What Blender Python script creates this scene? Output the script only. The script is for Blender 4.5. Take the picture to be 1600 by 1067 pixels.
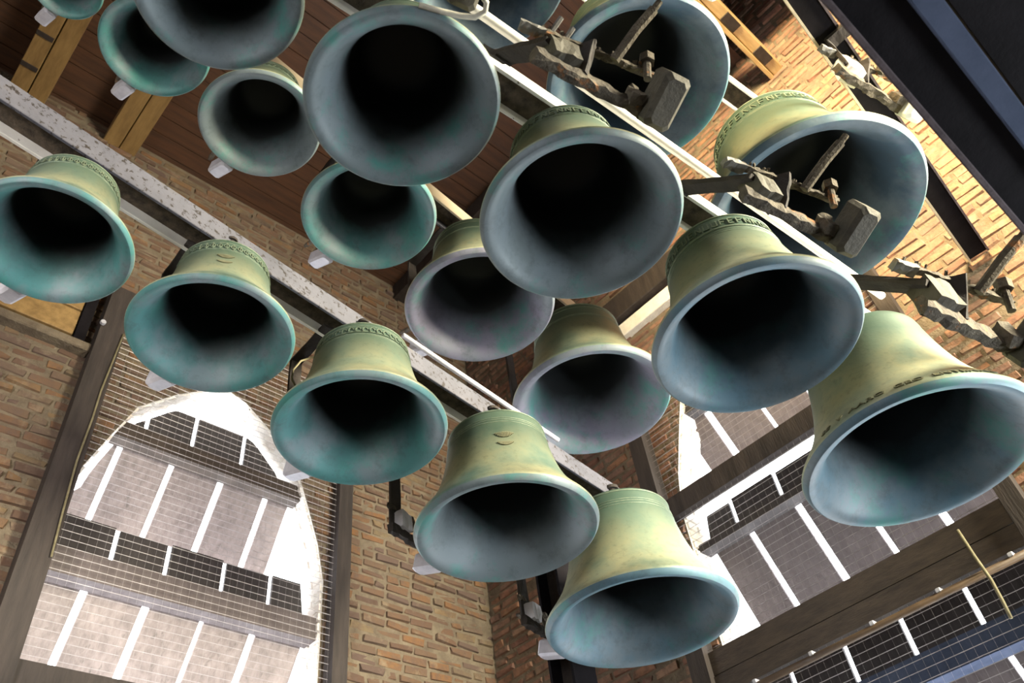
import bpy, bmesh, math, random
from mathutils import Vector, Matrix

random.seed(7)
for o in list(bpy.data.objects):
    bpy.data.objects.remove(o)
SC = bpy.context.scene
COL = SC.collection

# ------------------------------------------------------------------ camera
# origin = camera, X along the left wall, Y towards it, Z up (metres); the floor is 1.5 m below the lens
RM = Matrix(((0.74274229, -0.41943543, -0.52192702),
             (-0.6605369, -0.58664355, -0.46855134),
             (-0.10965808, 0.69276495, -0.71277755)))
cd = bpy.data.cameras.new('camera')
cam = bpy.data.objects.new('camera', cd)
COL.objects.link(cam)
cam.matrix_world = RM.to_4x4()
cd.sensor_width = 36.0
cd.lens = 36.0 * 1300.0 / 1600.0
cd.clip_start = 0.02
cd.dof.use_dof = True
cd.dof.focus_distance = 2.9
cd.dof.aperture_fstop = 5.6
SC.camera = cam

# ------------------------------------------------------------------ view, sky, added lights
SC.view_settings.view_transform = 'Standard'
SC.view_settings.look = 'None'
SC.view_settings.gamma = 1.0
SC.view_settings.use_curve_mapping = False
SC.view_settings.exposure = 0.0
W = bpy.data.worlds.new('overcast_sky')
SC.world = W
W.use_nodes = True
wn = W.node_tree.nodes
wn['Background'].inputs[0].default_value = (0.93, 0.96, 1.0, 1)
wn['Background'].inputs[1].default_value = 11.0


def area(name, loc, target, sx, sy, energy, color, spread=180):
    l = bpy.data.lights.new(name, 'AREA')
    l.shape = 'RECTANGLE'
    l.size, l.size_y = sx, sy
    l.energy = energy
    l.color = color
    l.spread = math.radians(spread)
    o = bpy.data.objects.new(name, l)
    COL.objects.link(o)
    o.location = loc
    o.rotation_euler = (Vector(target) - Vector(loc)).to_track_quat('-Z', 'Y').to_euler()
    return o


# unseen area lights added, with openings made for them (wall_south / wall_west / wall_right)
area('window_daylight_south', (3.45, -3.1, 2.9), (2.2, 0.6, 2.35), 0.9, 1.6, 400, (1.0, 0.92, 0.68), 88)  # unseen warm source that lights the bell flanks
area('window_daylight_west_high', (-2.95, -1.6, 5.0), (4.15, -0.3, 4.7), 1.2, 1.2, 330, (1.0, 0.78, 0.42), 42)  # added to brighten the upper right brickwork
area('window_daylight_west', (-2.9, -0.2, 0.9), (0.0, 4.4, 2.4), 1.4, 1.4, 70, (1.0, 0.93, 0.84), 70)  # added fill on the left wall
area('window_daylight_east', (4.05, -1.75, 0.1), (1.4, 1.3, 1.7), 0.6, 0.8, 80, (0.86, 0.94, 0.98), 130)  # added to light the bell mouths from the right


# ------------------------------------------------------------------ node helpers
def new_mat(name):
    m = bpy.data.materials.new(name)
    m.use_nodes = True
    nt = m.node_tree
    b = nt.nodes['Principled BSDF']
    return m, nt, b


def N(nt, t, **kw):
    n = nt.nodes.new(t)
    for k, v in kw.items():
        setattr(n, k, v)
    return n


def ramp(nt, fac, stops):
    r = N(nt, 'ShaderNodeValToRGB')
    e = r.color_ramp.elements
    while len(e) < len(stops):
        e.new(0.5)
    for i, (p, c) in enumerate(stops):
        e[i].position = p
        e[i].color = (*c, 1)
    nt.links.new(fac, r.inputs[0])
    return r.outputs[0]


def noise(nt, vec, scale, detail=6, rough=0.6):
    n = N(nt, 'ShaderNodeTexNoise')
    n.inputs['Scale'].default_value = scale
    n.inputs['Detail'].default_value = detail
    n.inputs['Roughness'].default_value = rough
    if vec is not None:
        nt.links.new(vec, n.inputs['Vector'])
    return n.outputs['Fac']


def mix(nt, fac, a, b, blend='MIX'):
    n = N(nt, 'ShaderNodeMix', data_type='RGBA', blend_type=blend)
    if isinstance(fac, float):
        n.inputs[0].default_value = fac
    else:
        nt.links.new(fac, n.inputs[0])
    for s, v in ((6, a), (7, b)):
        if isinstance(v, tuple):
            n.inputs[s].default_value = (*v, 1)
        else:
            nt.links.new(v, n.inputs[s])
    return n.outputs[2]


def coords(nt, rnd=True, scale=(1, 1, 1)):
    tc = N(nt, 'ShaderNodeTexCoord')
    mp = N(nt, 'ShaderNodeMapping')
    mp.inputs['Scale'].default_value = scale
    nt.links.new(tc.outputs['Object'], mp.inputs['Vector'])
    oi = N(nt, 'ShaderNodeObjectInfo')
    if rnd:
        mul = N(nt, 'ShaderNodeMath', operation='MULTIPLY')
        nt.links.new(oi.outputs['Random'], mul.inputs[0])
        mul.inputs[1].default_value = 37.0
        cmb = N(nt, 'ShaderNodeCombineXYZ')
        for i in range(3):
            nt.links.new(mul.outputs[0], cmb.inputs[i])
        nt.links.new(cmb.outputs[0], mp.inputs['Location'])
    return mp.outputs[0], tc, oi


def bump(nt, b, h, strength, dist=0.01):
    n = N(nt, 'ShaderNodeBump')
    n.inputs['Strength'].default_value = strength
    n.inputs['Distance'].default_value = dist
    nt.links.new(h, n.inputs['Height'])
    nt.links.new(n.outputs[0], b.inputs['Normal'])


def simple(name, stops, scale=6, rough=0.7, metal=0.0, bmp=0.3, stretch=(1, 1, 1), specks=None, dist=0.008):
    m, nt, b = new_mat(name)
    v, tc, oi = coords(nt, True, stretch)
    f = noise(nt, v, scale, 8, 0.65)
    c = ramp(nt, f, stops)
    if specks:
        colr, sc, lo, hi = specks
        f2 = noise(nt, v, sc, 5, 0.7)
        k = ramp(nt, f2, [(lo, (0, 0, 0)), (hi, (1, 1, 1))])
        c = mix(nt, k, c, colr)
    nt.links.new(c, b.inputs['Base Color'])
    b.inputs['Roughness'].default_value = rough
    b.inputs['Metallic'].default_value = metal
    if bmp:
        bump(nt, b, noise(nt, v, scale * 5, 5), bmp, dist)
    return m


M = {}
M['beam_paint'] = simple('grey_paint_with_rust', [(0.3, (0.062, 0.062, 0.08)), (0.62, (0.098, 0.097, 0.122)), (0.8, (0.10, 0.083, 0.06))],
                         5, 0.5, 0.1, 0.25, specks=((0.02, 0.015, 0.014), 55, 0.56, 0.60))
M['beam_web'] = simple('dusty_dark_steel', [(0.3, (0.035, 0.03, 0.025)), (0.7, (0.13, 0.10, 0.075))], 30, 0.85, 0.0, 0.5)  # shade on the beam undersides is put into this dark colour
M['beam_light'] = simple('pale_grey_paint', [(0.3, (0.60, 0.58, 0.56)), (0.7, (0.80, 0.78, 0.74))], 7, 0.45, 0.1, 0.15,
                         specks=((0.10, 0.08, 0.05), 30, 0.66, 0.7))
M['beam_ochre'] = simple('faded_ochre_paint', [(0.3, (0.36, 0.29, 0.20)), (0.7, (0.48, 0.40, 0.29))], 8, 0.6, 0.0, 0.2)
M['girder_dark'] = simple('black_girder_steel', [(0.3, (0.005, 0.004, 0.005)), (0.7, (0.012, 0.010, 0.012))], 9, 0.6, 0.2, 0.2)
M['girder_edge'] = simple('dusty_girder_edge', [(0.3, (0.05, 0.04, 0.045)), (0.7, (0.12, 0.095, 0.10))], 20, 0.8, 0.0, 0.3)
M['girder_blue'] = simple('blue_grey_girder_paint', [(0.3, (0.045, 0.06, 0.10)), (0.7, (0.085, 0.105, 0.165))], 6, 0.5, 0.1, 0.15)
for k_ in ('girder_dark', 'girder_edge', 'girder_blue', 'beam_web'):
    b_ = M[k_].node_tree.nodes['Principled BSDF']
    b_.inputs['Specular IOR Level'].default_value = 0.12
    b_.inputs['Roughness'].default_value = 0.9
M['rust'] = simple('crusted_rusty_iron', [(0.25, (0.022, 0.017, 0.013)), (0.5, (0.075, 0.06, 0.042)), (0.68, (0.12, 0.10, 0.07))],
                   22, 0.9, 0.0, 0.8, specks=((0.26, 0.10, 0.025), 14, 0.60, 0.68))
M['iron'] = simple('grey_brown_hammer_iron', [(0.3, (0.042, 0.037, 0.027)), (0.7, (0.078, 0.068, 0.047))], 14, 0.75, 0.1, 0.4)
M['plate'] = simple('dark_bracket_iron', [(0.3, (0.010, 0.007, 0.006)), (0.7, (0.035, 0.026, 0.022))], 18, 0.85, 0.0, 0.4)
M['zinc'] = simple('pale_zinc_steel', [(0.3, (0.40, 0.40, 0.46)), (0.7, (0.62, 0.61, 0.66))], 12, 0.5, 0.2, 0.2)
M['zinc_dull'] = simple('dull_dusty_zinc', [(0.3, (0.09, 0.085, 0.08)), (0.7, (0.20, 0.19, 0.175))], 16, 0.7, 0.1, 0.4, specks=((0.22, 0.10, 0.03), 9, 0.56, 0.66))
M['mesh'] = simple('galvanised_wire', [(0.3, (0.28, 0.26, 0.27)), (0.7, (0.46, 0.42, 0.43))], 20, 0.45, 0.3, 0)
M['wood_dark'] = simple('dark_oak_post', [(0.3, (0.014, 0.010, 0.009)), (0.7, (0.045, 0.033, 0.029))], 7, 0.75, 0, 0.4, (3, 3, 0.35))
M['wood_louvre'] = simple('weathered_louvre_board', [(0.3, (0.17, 0.14, 0.135)), (0.7, (0.32, 0.27, 0.26))], 6, 0.7, 0, 0.3, (4, 4, 0.6),
                          specks=((0.10, 0.085, 0.08), 5, 0.60, 0.75))  # paler copy, window glare put into the wood colour
M['wood_louvre_b'] = simple('dark_weathered_louvre_board', [(0.3, (0.075, 0.06, 0.06)), (0.7, (0.14, 0.115, 0.115))], 6, 0.7, 0, 0.3, (4, 4, 0.6))
M['wood_strip'] = simple('dark_louvre_board', [(0.3, (0.022, 0.018, 0.018)), (0.7, (0.05, 0.042, 0.042))], 6, 0.75, 0, 0.3, (4, 4, 0.6))  # shade on the inward-facing upright boards is put into this dark tone
M['wood_beam'] = simple('brown_window_timber', [(0.3, (0.025, 0.018, 0.014)), (0.7, (0.07, 0.05, 0.038))], 6, 0.75, 0, 0.4, (1, 1, 5))
M['wood_ochre'] = simple('ochre_timber', [(0.3, (0.17, 0.10, 0.035)), (0.7, (0.32, 0.20, 0.075))], 5, 0.6, 0, 0.3, (4, 0.7, 4))
M['wood_ochre_x'] = simple('pale_ochre_timber', [(0.3, (0.42, 0.28, 0.12)), (0.7, (0.66, 0.48, 0.24))], 5, 0.6, 0, 0.3, (0.7, 4, 4))
M['wood_plank'] = simple('orange_brown_ceiling_plank', [(0.3, (0.05, 0.024, 0.014)), (0.7, (0.11, 0.048, 0.023))], 4, 0.65, 0, 0.3, (0.6, 6, 6))
M['wood_floor'] = simple('worn_floor_plank', [(0.3, (0.05, 0.04, 0.03)), (0.7, (0.11, 0.09, 0.07))], 4, 0.75, 0, 0.3, (0.6, 6, 6))
M['mortar'] = simple('lime_mortar', [(0.3, (0.10, 0.075, 0.053)), (0.7, (0.20, 0.16, 0.112))], 9, 0.95, 0, 0.8, dist=0.02)
M['mortar_w'] = simple('whitewashed_brick_ledge', [(0.3, (0.66, 0.62, 0.56)), (0.7, (0.86, 0.83, 0.77))], 14, 0.9, 0, 0.8)  # strong light on reveals and ledge is put into this white
M['pipe'] = simple('brown_painted_pipe', [(0.3, (0.06, 0.036, 0.02)), (0.7, (0.12, 0.075, 0.04))], 8, 0.5, 0, 0.1)
M['cord'] = simple('yellowed_cord', [(0.3, (0.12, 0.10, 0.05)), (0.7, (0.22, 0.19, 0.11))], 20, 0.8, 0, 0.2)
M['cable'] = simple('dusty_pale_cable', [(0.3, (0.40, 0.37, 0.28)), (0.7, (0.62, 0.58, 0.48))], 20, 0.7, 0, 0.2)


def brick_mat(name, many, stops):
    m, nt, b = new_mat(name)
    v, tc, oi = coords(nt, not many)
    if many:
        g = N(nt, 'ShaderNodeNewGeometry')
        r = g.outputs['Random Per Island']
    else:
        r = oi.outputs['Random']
    c = ramp(nt, r, stops)
    f = noise(nt, v, 16, 8, 0.7)
    k = ramp(nt, f, [(0.42, (0, 0, 0)), (0.7, (1, 1, 1))])
    c = mix(nt, k, c, (0.10, 0.065, 0.05) if stops[0][1][0] < .5 else (0.62, 0.56, 0.50))
    f3 = noise(nt, v, 7, 6, 0.7)
    k3 = ramp(nt, f3, [(0.55, (0, 0, 0)), (0.78, (0.85, 0.85, 0.85))])
    c = mix(nt, k3, c, (0.26, 0.21, 0.145) if stops[0][1][0] < .5 else (0.9, 0.88, 0.85))
    nt.links.new(c, b.inputs['Base Color'])
    b.inputs['Roughness'].default_value = 0.92
    bump(nt, b, noise(nt, v, 45, 6), 0.6, 0.01)
    return m


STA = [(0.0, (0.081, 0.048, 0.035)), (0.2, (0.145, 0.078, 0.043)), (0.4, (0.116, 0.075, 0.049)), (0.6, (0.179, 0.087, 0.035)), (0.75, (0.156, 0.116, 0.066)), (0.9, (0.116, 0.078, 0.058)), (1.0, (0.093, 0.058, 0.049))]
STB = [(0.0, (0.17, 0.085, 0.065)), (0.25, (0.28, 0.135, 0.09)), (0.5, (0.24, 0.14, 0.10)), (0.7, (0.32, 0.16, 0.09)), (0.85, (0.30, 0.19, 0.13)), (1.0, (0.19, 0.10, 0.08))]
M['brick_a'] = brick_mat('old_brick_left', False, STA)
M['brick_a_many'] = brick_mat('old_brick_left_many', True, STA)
M['brick_pale'] = brick_mat('limewashed_reveal_brick', True, [(0, (0.80, 0.76, 0.71)), (0.5, (0.86, 0.83, 0.79)), (1, (0.80, 0.72, 0.66))])  # overexposed skylight on the reveal is put into these pale tones
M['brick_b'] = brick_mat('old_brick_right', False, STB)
M['brick_b_many'] = brick_mat('old_brick_right_many', True, STB)


def bell_outer():
    m, nt, b = new_mat('bronze_outside_patina')
    v, tc, oi = coords(nt, True)
    big = noise(nt, v, 2.6, 7, 0.6)
    c = ramp(nt, big, [(0.30, (0.10, 0.17, 0.14)), (0.45, (0.23, 0.27, 0.19)), (0.58, (0.36, 0.35, 0.22)), (0.75, (0.20, 0.29, 0.23))])
    fine = noise(nt, v, 26, 6, 0.7)
    c = mix(nt, ramp(nt, fine, [(0.52, (0, 0, 0)), (0.75, (0.6, 0.6, 0.6))]), c, (0.11, 0.125, 0.085))
    # colour by height on the bell: darker and greener towards the shoulder
    sx = N(nt, 'ShaderNodeSeparateXYZ')
    nt.links.new(tc.outputs['Object'], sx.inputs[0])
    ad = N(nt, 'ShaderNodeMath', operation='MULTIPLY_ADD')
    nt.links.new(big, ad.inputs[0])
    ad.inputs[1].default_value = 0.35
    nt.links.new(sx.outputs['Z'], ad.inputs[2])
    k = ramp(nt, ad.outputs[0], [(0.36, (0, 0, 0)), (0.68, (0.92, 0.92, 0.92))])
    c = mix(nt, k, c, (0.045, 0.083, 0.062))
    nt.links.new(c, b.inputs['Base Color'])
    b.inputs['Metallic'].default_value = 0.25
    b.inputs['Roughness'].default_value = 0.48
    bump(nt, b, noise(nt, v, 70, 4), 0.10, 0.004)
    return m


def bell_inner():
    m, nt, b = new_mat('bronze_mouth_patina')
    v, tc, oi = coords(nt, True)
    big = noise(nt, v, 3.2, 7, 0.6)
    c = mix(nt, ramp(nt, big, [(0.40, (0.15, 0.15, 0.15)), (0.58, (1, 1, 1))]), (0.145, 0.18, 0.20), oi.outputs['Color'])
    sp = noise(nt, v, 11, 8, 0.75)
    c = mix(nt, ramp(nt, sp, [(0.50, (0, 0, 0)), (0.72, (0.55, 0.55, 0.55))]), c, (0.05, 0.065, 0.07))
    gr = noise(nt, v, 2.4, 9, 0.72)
    c = mix(nt, ramp(nt, gr, [(0.53, (0, 0, 0)), (0.66, (0.8, 0.8, 0.8))]), c, (0.05, 0.225, 0.195))
    # shade painted deep inside the bell, darker bronze tone with height
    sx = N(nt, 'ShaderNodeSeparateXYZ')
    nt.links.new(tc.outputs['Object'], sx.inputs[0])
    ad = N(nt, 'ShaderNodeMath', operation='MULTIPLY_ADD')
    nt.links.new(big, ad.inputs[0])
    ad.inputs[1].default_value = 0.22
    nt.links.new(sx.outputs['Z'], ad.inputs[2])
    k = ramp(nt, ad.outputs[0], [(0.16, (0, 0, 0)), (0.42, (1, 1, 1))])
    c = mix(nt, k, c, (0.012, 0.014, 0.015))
    nt.links.new(c, b.inputs['Base Color'])
    b.inputs['Metallic'].default_value = 0.1
    b.inputs['Roughness'].default_value = 0.55
    bump(nt, b, noise(nt, v, 60, 4), 0.10, 0.004)
    return m


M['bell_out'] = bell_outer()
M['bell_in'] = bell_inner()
M['bell_relief'] = simple('bronze_relief', [(0.3, (0.08, 0.12, 0.09)), (0.7, (0.19, 0.22, 0.155))], 30, 0.5, 0.25, 0.2)
M['bell_letter'] = simple('darkened_bronze_letter', [(0.3, (0.13, 0.13, 0.08)), (0.7, (0.24, 0.23, 0.14))], 30, 0.6, 0.2, 0.1)


# ------------------------------------------------------------------ mesh helpers
class MB:
    def __init__(s):
        s.v, s.f, s.mi = [], [], []

    def add(s, vs, fs, mi=0):
        k = len(s.v)
        s.v += [tuple(p) for p in vs]
        s.f += [tuple(i + k for i in q) for q in fs]
        s.mi += [mi] * len(fs)

    def box(s, x0, x1, y0, y1, z0, z1, mi=0, bev=0.0, mat=None):
        if bev > 0:
            b = bev
            vs = []
            for zz, i in ((z0, b), (z0 + b, 0), (z1 - b, 0), (z1, b)):
                for (px, py) in ((x0 + b + i, y0 + i), (x1 - b - i, y0 + i), (x1 - i, y0 + b + i), (x1 - i, y1 - b - i),
                                 (x1 - b - i, y1 - i), (x0 + b + i, y1 - i), (x0 + i, y1 - b - i), (x0 + i, y0 + b + i)):
                    vs.append((px, py, zz))
            fs = [tuple(range(7, -1, -1)), tuple(range(24, 32))]
            for r in range(3):
                for i in range(8):
                    fs.append((r * 8 + i, r * 8 + (i + 1) % 8, r * 8 + 8 + (i + 1) % 8, r * 8 + 8 + i))
        else:
            vs = [(x, y, z) for z in (z0, z1) for x, y in ((x0, y0), (x1, y0), (x1, y1), (x0, y1))]
            fs = [(3, 2, 1, 0), (4, 5, 6, 7), (0, 1, 5, 4), (1, 2, 6, 5), (2, 3, 7, 6), (3, 0, 4, 7)]
        if mat is not None:
            vs = [mat @ Vector(p) for p in vs]
        s.add(vs, fs, mi)
        return s

    def tube(s, pts, r, n=8, mi=0, r1=None):
        pts = [Vector(p) for p in pts]
        rings = []
        up = Vector((0.13, 0.31, 0.94))
        for i, p in enumerate(pts):
            t = (pts[min(i + 1, len(pts) - 1)] - pts[max(i - 1, 0)]).normalized()
            a = t.cross(up)
            if a.length < 1e-3:
                a = t.cross(Vector((1, 0, 0)))
            a.normalize()
            b = t.cross(a)
            rr = r if r1 is None else r + (r1 - r) * i / (len(pts) - 1)
            rings.append([p + a * rr * math.cos(2 * math.pi * j / n) + b * rr * math.sin(2 * math.pi * j / n) for j in range(n)])
        vs = [q for R_ in rings for q in R_]
        fs = []
        for i in range(len(rings) - 1):
            for j in range(n):
                fs.append((i * n + j, i * n + (j + 1) % n, (i + 1) * n + (j + 1) % n, (i + 1) * n + j))
        fs.append(tuple(range(n - 1, -1, -1)))
        fs.append(tuple((len(rings) - 1) * n + j for j in range(n)))
        s.add(vs, fs, mi)
        return s

    def lathe(s, prof, n=64, mis=None, cap=False):
        vs = []
        for (r, z) in prof:
            for j in range(n):
                a = 2 * math.pi * j / n
                vs.append((r * math.cos(a), r * math.sin(a), z))
        k = len(s.v)
        s.v += vs
        for i in range(len(prof) - 1):
            for j in range(n):
                s.f.append((k + i * n + j, k + i * n + (j + 1) % n, k + (i + 1) * n + (j + 1) % n, k + (i + 1) * n + j))
                s.mi.append(mis[i] if mis else 0)
        return s

    def crust(s, p0, p1, w, h, seg=10, jit=0.004, up=(0, 0, 1), mi=0):
        """a corroded flat bar: swept box with uneven, flaking faces"""
        p0, p1 = Vector(p0), Vector(p1)
        t = (p1 - p0).normalized()
        u = Vector(up)
        a = t.cross(u).normalized()
        b = a.cross(t)
        vs, fs = [], []
        ring = ((-1, -1), (0, -1.06), (1, -1), (1.05, 0), (1, 1), (0, 1.06), (-1, 1), (-1.05, 0))
        m = len(ring)
        for i in range(seg + 1):
            q = p0.lerp(p1, i / seg)
            for (x, y) in ring:
                vs.append(q + a * (x * w / 2 + random.uniform(-jit, jit)) + b * (y * h / 2 + random.uniform(-jit, jit)) + t * random.uniform(-jit, jit))
        for i in range(seg):
            for j in range(m):
                fs.append((i * m + j, i * m + (j + 1) % m, (i + 1) * m + (j + 1) % m, (i + 1) * m + j))
        fs.append(tuple(range(m - 1, -1, -1)))
        fs.append(tuple(seg * m + j for j in range(m)))
        s.add(vs, fs, mi)
        return s

    def mesh(s, name, mats, smooth=False):
        me = bpy.data.meshes.new(name)
        me.from_pydata([tuple(p) for p in s.v], [], s.f)
        if not isinstance(mats, (list, tuple)):
            mats = [mats]
        for m in mats:
            me.materials.append(m)
        if len(mats) > 1:
            me.polygons.foreach_set('material_index', s.mi)
        if smooth:
            me.polygons.foreach_set('use_smooth', [True] * len(me.polygons))
        bm = bmesh.new()
        bm.from_mesh(me)
        bmesh.ops.recalc_face_normals(bm, faces=bm.faces)
        bm.to_mesh(me)
        bm.free()
        me.update()
        return me

    def build(s, name, mats, parent=None, smooth=False):
        return inst(name, s.mesh(name, mats, smooth), parent)


def inst(name, me, parent=None):
    o = bpy.data.objects.new(name, me)
    COL.objects.link(o)
    if parent is not None:
        o.parent = parent
    return o


def thing(name, label, cat, loc=(0, 0, 0), rz=0.0, group=None):
    o = bpy.data.objects.new(name, None)
    o.empty_display_size = 0.05
    COL.objects.link(o)
    o.location = loc
    o.rotation_euler = (0, 0, rz)
    o['label'] = label
    o['category'] = cat
    if group:
        o['group'] = group
    return o


def tag(o, label, cat, group=None):
    o['label'] = label
    o['category'] = cat
    if group:
        o['group'] = group
    return o


def struct(o, label=None):
    o['kind'] = 'structure'
    if label:
        o['label'] = label
    return o


def ray(px, py):
    return (RM @ Vector((px - 800.0, 533.5 - py, -1300.0))).normalized()


def pix(P):
    v = RM.transposed() @ Vector(P)
    if v.z > -0.05:
        return (-9999, -9999)
    return (800 + 1300 * v.x / -v.z, 533.5 - 1300 * v.y / -v.z)


def on_y(px, py, y):
    d = ray(px, py)
    return d * (y / d.y)


def on_x(px, py, x):
    d = ray(px, py)
    return d * (x / d.x)


def on_z(px, py, z):
    d = ray(px, py)
    return d * (z / d.z)


# ------------------------------------------------------------------ room
YA, XB = 4.40, 4.15          # inner faces of the left and the right wall
ZF, ZC = -1.5, 6.5           # floor, ceiling
YC, XD = -3.3, -3.1          # the walls behind the camera
THK = 0.24
HW = [(-9, .86), (3.0, .86), (3.27, .80), (3.55, .70), (3.84, .59), (4.06, .37), (4.24, .13), (4.28, 0.0)]


def hw(z):
    if z >= 4.28:
        return -1.0
    for (a, b), (c, d) in zip(HW, HW[1:]):
        if a <= z <= c:
            return b + (d - b) * (z - a) / (c - a)
    return -1.0


EAST = (-2.3, -1.2, -.5, .7)   # opening added in the right wall beyond the frame for the east light
WA = dict(c=1.79, z0=0.1, pt=lambda s, d, z: (s, YA + d, z), s0=XD - 0.0, s1=XB)
WB = dict(c=1.62, z0=0.1, pt=lambda s, d, z: (XB + d, s, z), s0=YC, s1=YA, top=7.9)


def wall_mesh(w):
    mb = MB()
    P = w['pt']
    zs = sorted(set([ZF, w['z0']] + [w['z0'] + i * (3.0 - w['z0']) / 4 for i in range(5)] + [z for z, _ in HW[1:]] + [3.4, 3.7, 3.95, 4.16, 4.262] + [w.get('top', ZC)]))
    ZC_ = zs[-1]

    def quad(a, b, c, d, mi=0):
        mb.add([a, b, c, d], [(0, 1, 2, 3)], mi)
    e0, e1, e2, e3 = EAST
    zs = sorted(set(zs + [e2, e3]))
    for za, zb in zip(zs, zs[1:]):
        east = w is WB and za >= e2 - 1e-6 and zb <= e3 + 1e-6
        sl = e1 if east else w['s0']
        if east:
            for d in (0.0, THK):
                quad(P(w['s0'], d, za), P(e0, d, za), P(e0, d, zb), P(w['s0'], d, zb))
        hole = za >= w['z0'] - 1e-6 and zb <= 4.2801
        ha = max(hw(za + 1e-6), 0) if hole else 0
        hb = max(hw(zb - 1e-6), 0) if hole else 0
        for d in (0.0, THK):
            if not hole:
                quad(P(sl, d, za), P(w['s1'], d, za), P(w['s1'], d, zb), P(sl, d, zb))
            else:
                quad(P(sl, d, za), P(w['c'] - ha, d, za), P(w['c'] - hb, d, zb), P(sl, d, zb))
                quad(P(w['c'] + ha, d, za), P(w['s1'], d, za), P(w['s1'], d, zb), P(w['c'] + hb, d, zb))
        if hole:
            for sg in (-1, 1):
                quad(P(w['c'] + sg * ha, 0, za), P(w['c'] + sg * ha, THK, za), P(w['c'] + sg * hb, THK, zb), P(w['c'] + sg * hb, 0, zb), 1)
    c = w['c']
    quad(P(c - .86, 0, w['z0']), P(c + .86, 0, w['z0']), P(c + .86, THK, w['z0']), P(c - .86, THK, w['z0']))
    quad(P(w['s0'], 0, ZC_), P(w['s1'], 0, ZC_), P(w['s1'], THK, ZC_), P(w['s0'], THK, ZC_))
    for s_ in (w['s0'], w['s1']):
        quad(P(s_, 0, ZF), P(s_, THK, ZF), P(s_, THK, ZC_), P(s_, 0, ZC_))
    return mb


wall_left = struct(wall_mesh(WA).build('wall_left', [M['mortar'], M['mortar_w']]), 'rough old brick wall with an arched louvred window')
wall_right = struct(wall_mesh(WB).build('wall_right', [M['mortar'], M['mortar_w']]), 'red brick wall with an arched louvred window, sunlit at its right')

# where the photograph lets single bricks be seen
VIS_A = [[(0, 545), (130, 560), (150, 600), (0, 1010)], [(538, 765), (640, 770), (655, 900), (765, 905), (775, 1067), (520, 1067)],
         [(430, 430), (640, 430), (640, 480), (500, 480)], [(205, 330), (290, 380), (190, 460)], [(100, 480), (160, 480), (140, 560), (100, 560)]]
VIS_B = [[(765, 900), (870, 890), (850, 1000), (1090, 1030), (1090, 1067), (775, 1067)], [(1410, 520), (1470, 330), (1600, 500), (1600, 600), (1560, 580)],
         [(1420, 190), (1600, 340), (1600, 420), (1440, 240)], [(1190, 0), (1240, 0), (1310, 110), (1270, 170), (1230, 130)],
         [(950, 470), (1050, 400), (1050, 460), (960, 520)], [(1570, 700), (1600, 700), (1600, 800), (1575, 790)], [(985, 640), (1030, 640), (1060, 760), (1000, 740)]]


def inpoly(p, poly):
    x, y = p
    r = False
    for (x0, y0), (x1, y1) in zip(poly, poly[1:] + poly[:1]):
        if (y0 > y) != (y1 > y) and x < (x1 - x0) * (y - y0) / (y1 - y0) + x0:
            r = not r
    return r


def frustum(P, a, b, z0, z1, din, dout, rj):
    """one brick: back on the wall, worn front face standing proud of the joint"""
    e = 0.009
    j = lambda k=0.004: random.uniform(-k, k) * rj
    vs = [P(a, din, z0), P(b, din, z0), P(b, din, z1), P(a, din, z1),
          P(a + e + j(), -dout + j(), z0 + e + j()), P(b - e + j(), -dout + j(), z0 + e + j()),
          P(b - e + j(), -dout + j(), z1 - e + j()), P(a + e + j(), -dout + j(), z1 - e + j())]
    fs = [(4, 5, 6, 7), (0, 1, 5, 4), (1, 2, 6, 5), (2, 3, 7, 6), (3, 0, 4, 7)]
    return vs, fs


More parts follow.
